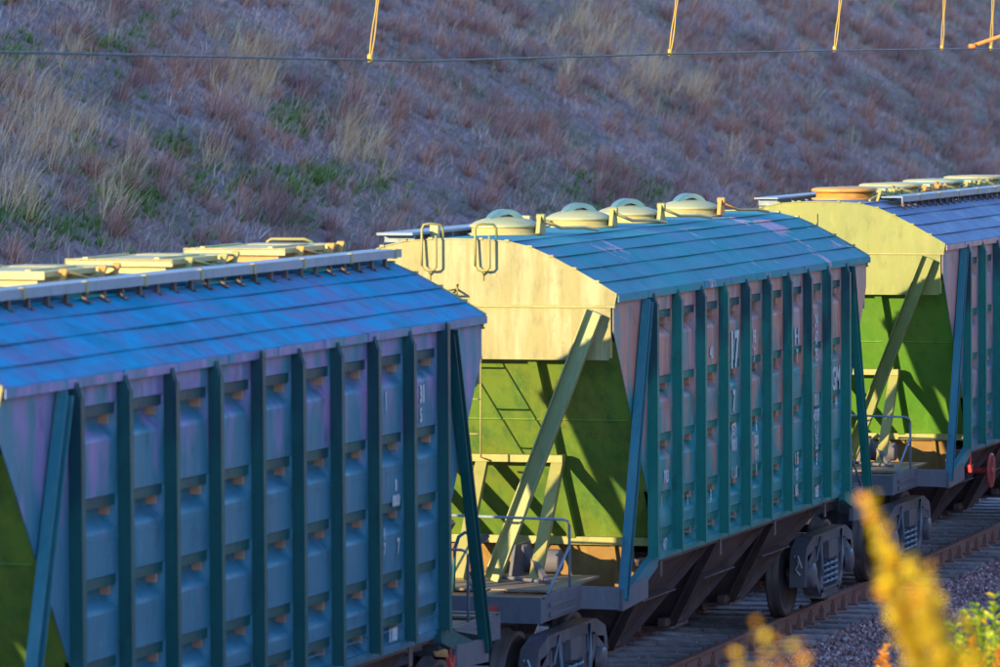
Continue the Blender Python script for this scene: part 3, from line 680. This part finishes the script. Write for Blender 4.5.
def roof_flat(root, lidm, style, u0=-0.0, u1=None):
    """flat-lidded hatches on rings beside a raised footboard"""
    for i, u in enumerate((1.35, 3.95, 6.55, 9.15)):
        ring = 'hatch_orange' if (style == 'disc' and i == 0) or (style == 'plate' and i in (0, 3)) else 'hatch_yellow'
        if style == 'plate':
            b = MB(); b.box(u-.44, u+.44, -.37, .37, 4.56, 4.655)
            h = b.build('hatch', ring, root)
            b = MB(); b.box(u-.50, u+.50, -.44, .44, 4.660, 4.675)
            for s_ in (-1, 1): b.box(u-.50, u+.50, min(s_*.435, s_*.447), max(s_*.435, s_*.447), 4.635, 4.676)
            b.prism([(u-.50, 4.62), (u-.488, 4.62), (u-.488, 4.678), (u-.50, 4.678)], 1, -.45, .45); b.prism([(u+.50, 4.62), (u+.51, 4.62), (u+.51, 4.678), (u+.50, 4.678)], 1, -.45, .45)
            for v_ in (-.3, .3): b.box(u-.45, u+.45, v_-.02, v_+.02, 4.675, 4.69)
            b.build('hatch_lid', lidm[i % len(lidm)], h)
            b = MB(); b.box(u+.70, u+1.15, -.40, .40, 4.655, 4.67)
            b.box(u+.69, u+.70, -.41, .41, 4.615, 4.672); b.box(u+.78, u+1.08, -.3, .3, 4.56, 4.655)
            b.build('vent_cover', 'hatch_yellow', h)
        else:
            b = MB(); b.lathe([(.42, 4.56), (.42, 4.585), (.36, 4.59), (.36, 4.66)], (u, 0, 0), n=32)
            h = b.build('hatch', ring, root)
            b = MB(); b.lathe([(.37, 4.658), (.41, 4.662), (.42, 4.675), (.415, 4.70), (.36, 4.715), (.001, 4.73)], (u, 0, 0), n=32)
            b.build('hatch_lid', 'hatch_orange' if i == 0 else lidm[i % len(lidm)], h)
            b = MB(); b.box(u+.50, u+2.0, -.40, .40, 4.665, 4.69); b.box(u+.49, u+.50, -.41, .41, 4.62, 4.692); b.box(u+.6, u+.66, -.3, .3, 4.56, 4.67)
            b.build('vent_cover', 'hatch_green', h)
        b = MB()
        for k, dv in ((-.35, -.5), (.42, -.5), (.9, -.42)):
            b.bar((u+k, dv, 4.55), (u+k+.1, dv-.02, 4.68), .035, .02); b.bar((u+k-.08, dv+.08, 4.56), (u+k+.16, dv+.02, 4.62), .03, .03)
            b.lathe([(.022, -.03), (.022, .03)], (u+k+.1, dv, 4.67), ax=1, n=8, smooth=False)
        if style == 'disc':
            for q in range(5):
                x_ = u+.3+q*.22; b.bar((x_, -.50+.04*(q % 2), 4.56), (x_+random.uniform(-.1, .15), -.46, 4.66+.03*(q % 3)), .04, .03)
        b.tube([(u-.1, -.44, 4.66), (u+.25, -.52, 4.60), (u+.7, -.56, 4.585)], .012, 6)
        b.build('latch', 'hatch_orange' if i % 2 else 'frame_yellow', h)
    # footboard along the near edge of the roof top
    U0, U1 = (-.05, B-.02) if u0 is None else (u0, u1)
    b = MB(); yb = -.82
    b.box(U0, U1, yb, yb+.26, 4.595, 4.610); b.box(U0, U1, yb-.012, yb, 4.540, 4.612)
    fb = b.build('footboard', 'board_grey', root)
    k = U0+.2
    while k < U1-.1:
        b = MB()
        b.box(k, k+.035, yb+.02, yb+.05, roofz(yb+.03)-.02, 4.594); b.box(k-.02, k+.05, yb-.02, yb+.07, roofz(yb)+.0, roofz(yb)+.014); k += .36
        b.build('bracket', 'under_iron', fb)
    k = U0+1.0
    while k < U1:
        b = MB(); b.box(k, k+.045, yb-.018, yb+.02, 4.534, 4.618); k += 1.18; b.build('clip', 'frame_yellow', fb)
    b = MB(); b.box(-.1, 3.8, .50, .80, 4.60, 4.62)
    for q in range(6): b.box(q*.7, .04+q*.7, .53, .77, 4.52, 4.60)
    b.build('footboard', 'board_grey', root)

def text(root, s, u, z, size, mat='white_paint', track=1.0, squeeze=.72):
    cu = bpy.data.curves.new('t', 'FONT'); cu.body = s; cu.size = size; cu.extrude = .0008; cu.align_x = 'CENTER'; cu.resolution_u = 3; cu.space_line = .95; cu.offset = .006*size/.2
    to = bpy.data.objects.new('t', cu); COL.objects.link(to)
    bpy.context.view_layer.update()
    me = bpy.data.meshes.new_from_object(to.evaluated_get(bpy.context.evaluated_depsgraph_get()))
    bpy.data.objects.remove(to); me.materials.clear(); me.materials.append(MT[mat])
    me.transform(Matrix(((squeeze, 0, 0, u), (0, 0, -1, -HW-.010), (0, 1, 0, z), (0, 0, 0, 1))))
    o = bpy.data.objects.new('stencil', me); COL.objects.link(o); o.parent = root; return o
def bay(i): return (RIBS[i]+RIBS[i+1])/2+.10

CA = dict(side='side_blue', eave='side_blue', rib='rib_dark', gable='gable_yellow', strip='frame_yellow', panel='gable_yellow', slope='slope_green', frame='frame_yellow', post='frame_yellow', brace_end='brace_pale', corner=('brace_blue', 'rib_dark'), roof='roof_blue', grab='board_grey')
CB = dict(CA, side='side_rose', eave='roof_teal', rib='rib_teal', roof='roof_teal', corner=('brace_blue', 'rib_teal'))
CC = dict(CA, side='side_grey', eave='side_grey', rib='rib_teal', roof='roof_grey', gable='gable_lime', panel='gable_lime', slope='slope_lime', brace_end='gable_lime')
a1, a3 = R(-.1468523), R(-.19548768)
p1 = (-GAP-(GAP+B)*cos(a1), -(GAP+B)*sin(a1)); p3 = (B+GAP+GAP*cos(a3), GAP*sin(a3))
w1 = wagon('plate', CA, 'nearest blue-grey hopper wagon, its flat yellow hatch lids behind a raised footboard', p1, a1)
w2 = wagon('round', CB, 'middle hopper wagon with teal-blue roof, round domed hatches and pale yellow gable', (0, 0), 0)
w3 = wagon('disc', CC, 'far hopper wagon with lime green end, grey roof and orange end hatch', p3, a3)
roof_flat(w1, ['hatch_yellow'], 'plate', None)
roof_round(w2); end_ladder(w2)
roof_flat(w3, ['hatch_green', 'hatch_yellow'], 'disc', .95, B+.25)
b = MB(); b.tube([(10.35, .32, 4.57), (10.35, .32, 4.68), (10.36, .29, 4.70), (10.4, -.0, 4.70), (10.42, -.06, 4.68), (10.42, -.08, 4.57)], .014); b.build('handrail', 'frame_yellow', w1)
b = MB(); b.box(-.03, -.01, .02, .09, 4.20, 4.42); b.box(-.05, 0, -.02, .13, 4.19, 4.205); b.build('step', 'gable_lime', w3)
# hooks, brake wheel and small red marks
def hook(root, u, m='red', z=1.2):
    b = MB(); b.tube([(u, -1.57, 1.42), (u, -1.58, z+.05), (u, -1.58, z-.06)], .014); b.prism([(u-.08, z-.03), (u-.05, z-.03), (u-.02, z-.08), (u+.02, z-.08), (u+.05, z-.03), (u+.08, z-.03), (u+.04, z-.13), (u-.04, z-.13)], 1, -1.60, -1.56)
    b.build('towing_hook', m, root)
hook(w1, 9.55, z=1.24); hook(w2, 9.9, z=1.24); hook(w3, 1.45, 'red', z=1.28)
b = MB(); c = (3.1, -1.50, 1.05); b.lathe([(.20, -.012), (.225, -.012), (.225, .012), (.20, .012), (.20, -.012)], c, ax=1, n=32)
for k in range(6): b.bar((c[0], c[1], c[2]), (c[0]+.21*cos(k*pi/3), c[1], c[2]+.21*sin(k*pi/3)), .03, .02, up=(0, 1, 0))
b.lathe([(.04, -.03), (.04, .35)], c, ax=1, n=12); b.build('brake_wheel', 'red', w3)
b = MB(); b.box(-1.462, -1.442, -.83, -.72, 1.12, 1.24); b.build('marker_plate', 'red', w2)
# lettering stencilled on the side sheets
text(w2, '17', bay(3)+.02, 3.12, .52, squeeze=.72)
text(w2, '40', bay(2), 3.26, .17); text(w2, '7', bay(3), 2.67, .30)
text(w2, '95\n7', bay(4)-.05, 3.32, .2)
text(w2, '703', bay(0)+.05, 2.14, .17); text(w2, '1', bay(0)-.12, 1.92, .15); text(w2, '1', bay(1)-.05, 1.85, .15); text(w2, '3', bay(2)-.05, 1.83, .15)
text(w2, '(57)\n9001', bay(3), 2.42, .17); text(w2, '1.1.0', bay(3), 1.98, .17)
text(w2, '6\n200\n119\n1', bay(4)+.02, 2.40, .16)
text(w2, 'H', bay(6)+.0, 3.22, .24, squeeze=1.2); text(w2, '7', bay(6)+.02, 3.02, .2); text(w2, '24\n47\n75', bay(7)+.0, 3.36, .2)
text(w2, '1011\n4507\n2.4', bay(7)+.0, 2.50, .18); text(w2, 'GM', bay(8)+.03, 2.62, .36); text(w2, '44', bay(8)+.03, 2.42, .15)
text(w2, '1 5\n17\n06', bay(6)-.02, 1.92, .18); text(w2, '52\n3', bay(7), 2.02, .18); text(w2, '105', bay(6)+.9*0+.9, 1.49, .17); text(w2, '4/7', bay(0), 1.49, .15)
text(w1, '31', bay(8)-.1, 3.40, .20); text(w1, '1', bay(7)-.14, 3.40, .20); text(w1, '5', bay(8)-.14, 3.24, .16)
text(w1, '8\n0000', bay(7)+.1, 2.72, .13); text(w1, '1100', bay(7), 1.50, .15); text(w1, '7', bay(7)+.15, 2.2, .18); text(w1, '1\n7', bay(7)-.2, 2.35, .13)

w0 = copy_tree(w1); d = PITCHW
w0.location = (p1[0]-d*cos(a1), p1[1]-d*sin(a1), 0); w0['label'] = 'hopper wagon coupled ahead of the nearest wagon, mostly out of view'

# ------------------------------------------------------------------ overhead line
WP = [(-58, 6.62), (-25, 6.34), (-11.04, 6.284), (-2.52, 6.252), (-.77, 6.248), (7.77, 6.352), (15.6, 6.430), (21.96, 6.480), (25.95, 6.502), (34, 6.60), (60, 6.9), (110, 6.4)]
b = MB(); b.tube([(x, .0, z) for x, z in WP], .0105, 6)
tag(b.build('contact_wire', 'wire'), 'dark contact wire running above the wagon roofs with droppers clipped to it', 'wire')
b = MB(); b.tube([(x, -.02, z+1.35+.0006*(x-12)**2*0) for x, z in WP], .008, 6)
tag(b.build('messenger_wire', 'wire'), 'upper carrying wire out of the top of the picture that holds the droppers', 'wire')
LB = ['leftmost yellow dropper above the hillside, leaning most', 'yellow dropper above the round hatches of the middle wagon', 'yellow dropper over the far end of the middle wagon', 'yellow dropper just left of the orange steady arm', 'rightmost yellow dropper, beside the orange steady arm']
for i, (x, z) in enumerate([(-2.52, 6.252), (7.77, 6.352), (15.6, 6.430), (21.96, 6.480), (25.3, 6.498)]):
    lean = (-.19, -.18, -.16, -.07, -.06)[i]; H = 1.33; b = MB()
    for s_ in (-1, 1):
        pts = []
        for k in range(17):
            t = k/16; w = .013*abs(sin(t*2.6*pi+.3))*(1-t*.5)+.004
            pts.append((x+s_*w*cos(t*9)*.6, lean*t+s_*w, z+H*t+.0))
        b.tube(pts, .007, 5)
    b.lathe([(.02, -.03), (.026, -.02), (.026, .03), (.015, .045)], (x, 0, z+.01), n=8)
    tag(b.build('dropper', 'rope'), LB[i], 'dropper', 'droppers holding the contact wire')
mt = empty('catenary_mast', (24, -4.0, -.5)); tag(mt, 'catenary mast whose rust orange steady arm reaches the contact wire at upper right', 'mast')
b = MB(); b.lathe([(.17, 0), (.12, 9.2), (.001, 9.2)], (0, 0, 0), n=16); b.build('pole', 'pole', mt)
b = MB(); b.tube([(-.1, 3.98, 6.535+.5), (.5, 3.0, 7.05+.35), (.9, 1.9, 8.05)], .026, 8); b.lathe([(.035, -.05), (.035, .05)], (-.1, 3.98, 7.03), ax=1, n=8)
b.build('steady_arm', 'orange_arm', mt)
b = MB(); b.tube([(0, .1, 8.2), (.9, 1.9, 8.05), (.2, 4.0, 8.35)], .03, 8); b.tube([(0, .1, 9.0), (.2, 4.0, 8.36)], .02, 8)
b.build('cantilever', 'orange_arm', mt)

# ------------------------------------------------------------------ hillside vegetation
def in_view(x, y, pad=2.5):
    """keeps plants to the part of the hill that can be seen from the track side"""
    X = x-CAM.x; lo = CAM.y+(X)*tan(R(YAW-6.4))-pad; hi = CAM.y+X*tan(R(YAW+6.4))+pad*1.5
    return (y > lo) & (y < hi)
def scatter(n, ymin=7.0, ymax=32, x0=6, x1=140):
    x = x0+(x1-x0)*RNG.random(n)**1.0; y = RNG.uniform(ymin, ymax, n)
    z = height(x, y); k = in_view(x, y)
    d = np.hypot(x-CAM.x, y-CAM.y)
    k &= (z-CAM.z)/d < .034
    return x[k], y[k], z[k]
def fnoise(x, y, s=1.0, ph=0):
    return (np.sin(x*s+ph)*np.cos(y*s*1.7+ph*2)+.6*np.sin(x*s*2.3+y*s*1.9+ph*3)+.4*np.cos(x*s*4.1-y*s*4.7+ph))/2
def strands(cx, cy, cz, n, length, width, spread, bend, lift=(.3, 1.2), seed=0, name='', mat='', flat=0.):
    """tufts of narrow blades, each blade three points long"""
    N = len(cx); k = n; T = N*k
    X = np.repeat(cx, k); Y = np.repeat(cy, k); Z = np.repeat(cz, k); Ls = np.repeat(length, k)*RNG.uniform(.45, 1.15, T)
    az = RNG.uniform(0, 2*pi, T); th = RNG.uniform(*lift, T)           # angle off vertical
    th = th*spread
    rad = RNG.random(T)*.16*np.repeat(length, k)
    bx, by = X+rad*np.cos(az), Y+rad*np.sin(az)
    bz = height(bx, by)-.03
    dx, dy, dz = np.sin(th)*np.cos(az)+.28, np.sin(th)*np.sin(az)-.16, np.cos(th)
    p0 = np.stack([bx, by, bz], 1)
    d = np.stack([dx, dy, dz], 1)
    side = np.stack([-np.sin(az+RNG.uniform(-1.5, 1.5, T)), np.cos(az), np.zeros(T)], 1); side /= np.linalg.norm(side, axis=1, keepdims=True)
    w = (width*RNG.uniform(.6, 1.3, T))[:, None]
    d2 = d+np.stack([dx*bend, dy*bend, -np.abs(bend)*.5*np.ones(T)], 1)*RNG.uniform(.3, 1.2, T)[:, None]+RNG.normal(0, .12, (T, 3))
    p1 = p0+d*Ls[:, None]*.5; p2 = p1+d2*Ls[:, None]*.5
    V = np.stack([p0-side*w, p0+side*w, p1-side*w*.8, p1+side*w*.8, p2], 1).reshape(-1, 3)
    F = np.array([(0, 1, 3), (0, 3, 2), (2, 3, 4)])[None]+5*np.arange(T)[:, None, None]
    return npmesh(name, V, F.reshape(-1, 3), mat)
def hill_hit(px, py):
    """where on the hillside a spot seen in the photo lies"""
    d = ray(px, py); t = 60.0
    while t < 200:
        p = CAM+d*t
        if p.z < float(height(p.x, p.y)): break
        t += .4
    return p.x, p.y
def clusters(spots, per):
    xs, ys = [], []
    for px, py, sx, sy, k in spots:
        n = int(per*k)
        for _ in range(n):
            x, y = hill_hit(px+random.gauss(0, sx), py+random.gauss(0, sy)); xs.append(x); ys.append(y)
    x, y = np.array(xs), np.array(ys); return x, y, height(x, y)
x, y, z = scatter(135000)
tag(strands(x, y, z, 9, RNG.uniform(.10, .36, len(x)), .0085, 1.0, .3, (.1, 1.45), name='dead_grass_mat', mat='litter'), 'matted dead grass and weeds carpeting the whole hillside', 'dead grass', kind='stuff')
x, y, z = scatter(7500); m = fnoise(x, y, .33, 1)+RNG.normal(0, .45, len(x)) > -.1; x, y, z = x[m], y[m], z[m]
sz = RNG.uniform(.28, .75, len(x))*(1+.3*fnoise(x, y, .6, 2))
tag(strands(x, y, z, 85, sz, .0065, 1.0, .25, (.0, 1.35), name='dry_scrub', mat='bush'), 'rounded purple-brown twiggy scrub dotted over the steep hillside', 'scrub', kind='stuff')
x, y, z = scatter(5000); m = fnoise(x, y, .45, 4)+RNG.normal(0, .3, len(x)) > .75; x, y, z = x[m], y[m], z[m]
cx, cy, cz = clusters([(22, 110, 22, 30, 2.2), (60, 140, 22, 14, 1), (258, 85, 16, 22, 1.6), (235, 75, 14, 14, .8), (345, 150, 12, 18, 1.0), (378, 160, 10, 12, .5), (575, 35, 16, 10, 1.4), (612, 48, 20, 12, 1.8), (650, 78, 20, 12, 1.8), (690, 100, 16, 10, 1.0), (640, 95, 16, 8, .8), (700, 105, 8, 8, .5), (130, 165, 10, 12, .4), (215, 165, 8, 10, .3), (75, 60, 14, 10, .4), (100, 215, 14, 10, .5), (15, 215, 14, 14, .6), (570, 75, 30, 14, .5), (860, 25, 30, 10, .3), (930, 20, 20, 10, .3)], 22)
x, y, z = np.concatenate([x, cx]), np.concatenate([y, cy]), np.concatenate([z, cz])
tag(strands(x, y, z, 13, RNG.uniform(.4, .95, len(x)), .006, .8, .5, (.0, .9), name='dry_grass', mat='straw'), 'pale tall dry grass in loose tufts on the hillside', 'grass', kind='stuff')
x, y, z = scatter(26000); m = (fnoise(x, y, .5, 7)+RNG.normal(0, .25, len(x))-.016*(x-25) > .5); x, y, z = x[m], y[m], z[m]
cx, cy, cz = clusters([(130, 190, 14, 14, 2), (120, 205, 20, 12, 1.5), (85, 160, 18, 14, .8), (290, 125, 12, 8, 1.3), (300, 185, 22, 8, 1.2), (325, 180, 12, 6, .8), (175, 150, 10, 8, .6), (195, 185, 10, 8, .5), (245, 190, 20, 10, .8), (60, 235, 30, 8, 1), (15, 60, 14, 12, .6), (150, 30, 16, 14, .6), (105, 50, 14, 8, .4), (600, 185, 26, 8, 1.2), (640, 195, 20, 6, .8), (285, 215, 20, 8, 1.0), (380, 185, 10, 8, .4), (20, 215, 14, 8, .6)], 90)
x, y, z = np.concatenate([x, cx]), np.concatenate([y, cy]), np.concatenate([z, cz])
tag(strands(x, y, z, 14, RNG.uniform(.10, .26, len(x)), .012, 1.0, .3, (.0, 1.2), name='green_grass', mat='green'), 'low green grass growing in patches between the scrub', 'grass', kind='stuff')

# ------------------------------------------------------------------ plants on the camera side of the track
def leaf(b, p, d, n, L, w, fold=.25):
    p, d = Vector(p), Vector(d).normalized(); s_ = d.cross(Vector(n)).normalized(); u = s_.cross(d).normalized()
    P = [p, p+d*L*.35+s_*w*.5+u*w*fold, p+d*L*.72+s_*w*.38+u*w*fold, p+d*L-u*L*.08, p+d*L*.72-s_*w*.38+u*w*fold, p+d*L*.35-s_*w*.5+u*w*fold, p+d*L*.4, p+d*L*.75]
    b.add(P, [(0, 1, 6), (1, 2, 7, 6), (2, 3, 7), (0, 6, 5), (6, 7, 4, 5), (7, 3, 4)])
def rnd(s=1): return Vector((random.gauss(0, s), random.gauss(0, s), random.gauss(0, s)))
def shrub(name, label, cat, tips, mats, L, w, leafy, root=None, group=None, spacing=.05, rstem=.006, spread=1.0, base_spread=.12, arc=.6):
    """stems rise from one root on the bank to the given tips, leaves set along the upper stems"""
    c = sum((Vector(t) for t in tips), Vector())/len(tips)
    bx, by = (root if root else (c.x, c.y)); bz = float(height(bx, by))
    t = empty(name, (bx, by, bz)); tag(t, label, cat, group); O = Vector((bx, by, bz))
    sb = MB(); lb = [MB() for _ in mats]
    for tp in tips:
        tp = Vector(tp)-O; b0 = Vector((random.uniform(-1, 1)*base_spread, random.uniform(-1, 1)*base_spread, -.05))
        n = 14; pts = []
        for k in range(n+1):
            f = k/n; q = b0.lerp(tp, f); q.x -= (tp.x-b0.x)*.35*sin(pi*f)*arc; q.y -= (tp.y-b0.y)*.35*sin(pi*f)*arc; pts.append(q+rnd(.004))
        sb.tube(pts, rstem, 6, rs=[rstem*(1.4-1.1*k/n) for k in range(n+1)])
        ln = (tp-b0).length; m = int(ln*leafy/spacing)
        for k in range(m):
            f = 1-leafy*k/m; i = min(n-1, int(f*n)); q = pts[i].lerp(pts[i+1], f*n-i); d = (pts[i+1]-pts[i]).normalized()
            for r in range(3):
                a = rnd(1); a = (a-d*a.dot(d)).normalized()
                leaf(random.choices(lb, [1.0/(1+j) for j in range(len(lb))])[0], q, a*spread+d*.7, d+rnd(.3), L*random.uniform(.6, 1.15)*(1 if f < .97 else .7), w*random.uniform(.7, 1.1))
    sb.build('stem', 'stem', t)
    for bb, mm in zip(lb, mats):
        if bb.v: bb.build('foliage', mm, t, fix=False)
    return t
def at(px, py, d): return tuple(CAM+ray(px, py)*d)
shrub('yellow_shrub', 'out-of-focus yellow shrub close to the camera, its tallest tip in front of the far bogie', 'shrub',
      [at(869, 506, 11.0), at(874, 520, 11.1), at(925, 574, 11.3), at(884, 588, 11.0), at(908, 566, 11.4), at(932, 604, 11.1), at(968, 620, 11.3), at(925, 628, 11.0), at(948, 655, 11.2)], ['leaf_yellow', 'leaf_yellow', 'leaf_yellow', 'leaf_orange'], .050, .030, .155, root=(CAM.x+11.3, CAM.y+1.42), spacing=.019, arc=0)
shrub('yellow_shrub', 'low out-of-focus yellow shrub at the bottom edge in front of the rail', 'shrub',
      [at(758, 624, 11.4), at(778, 645, 11.5), at(796, 652, 11.3), at(740, 657, 11.5), at(806, 665, 11.4)], ['leaf_yellow', 'leaf_orange'], .042, .024, .07, root=(CAM.x+11.2, CAM.y+2.58), spacing=.035)
shrub('green_shrub', 'bright green leafy shrub at the lower right corner beside the orange shoots', 'shrub',
      [at(x_, y_, 31+random.uniform(-.5, .5)) for x_, y_ in [(994, 600), (978, 608), (1008, 606), (966, 616), (1018, 620), (986, 618), (955, 628), (1002, 632), (1025, 645), (972, 625), (960, 642), (988, 640), (1010, 655)]], ['leaf_green', 'leaf_green', 'leaf_green', 'leaf_green', 'leaf_yellow'], .10, .045, .42, spacing=.04)
shrub('orange_shoot', 'single orange-leaved shoot standing alone left of the green shrub', 'shrub', [at(885, 648, 30), at(888, 660, 30.1)], ['leaf_orange'], .07, .03, .22, spacing=.025)
shrub('orange_shrub', 'orange-leaved shrub low in the corner in front of the green shrub', 'shrub', [at(x_, y_, 29) for x_, y_ in [(974, 640), (950, 652), (1000, 646), (962, 660), (985, 656), (940, 668)]], ['leaf_orange', 'leaf_yellow'], .07, .035, .25, spacing=.025)
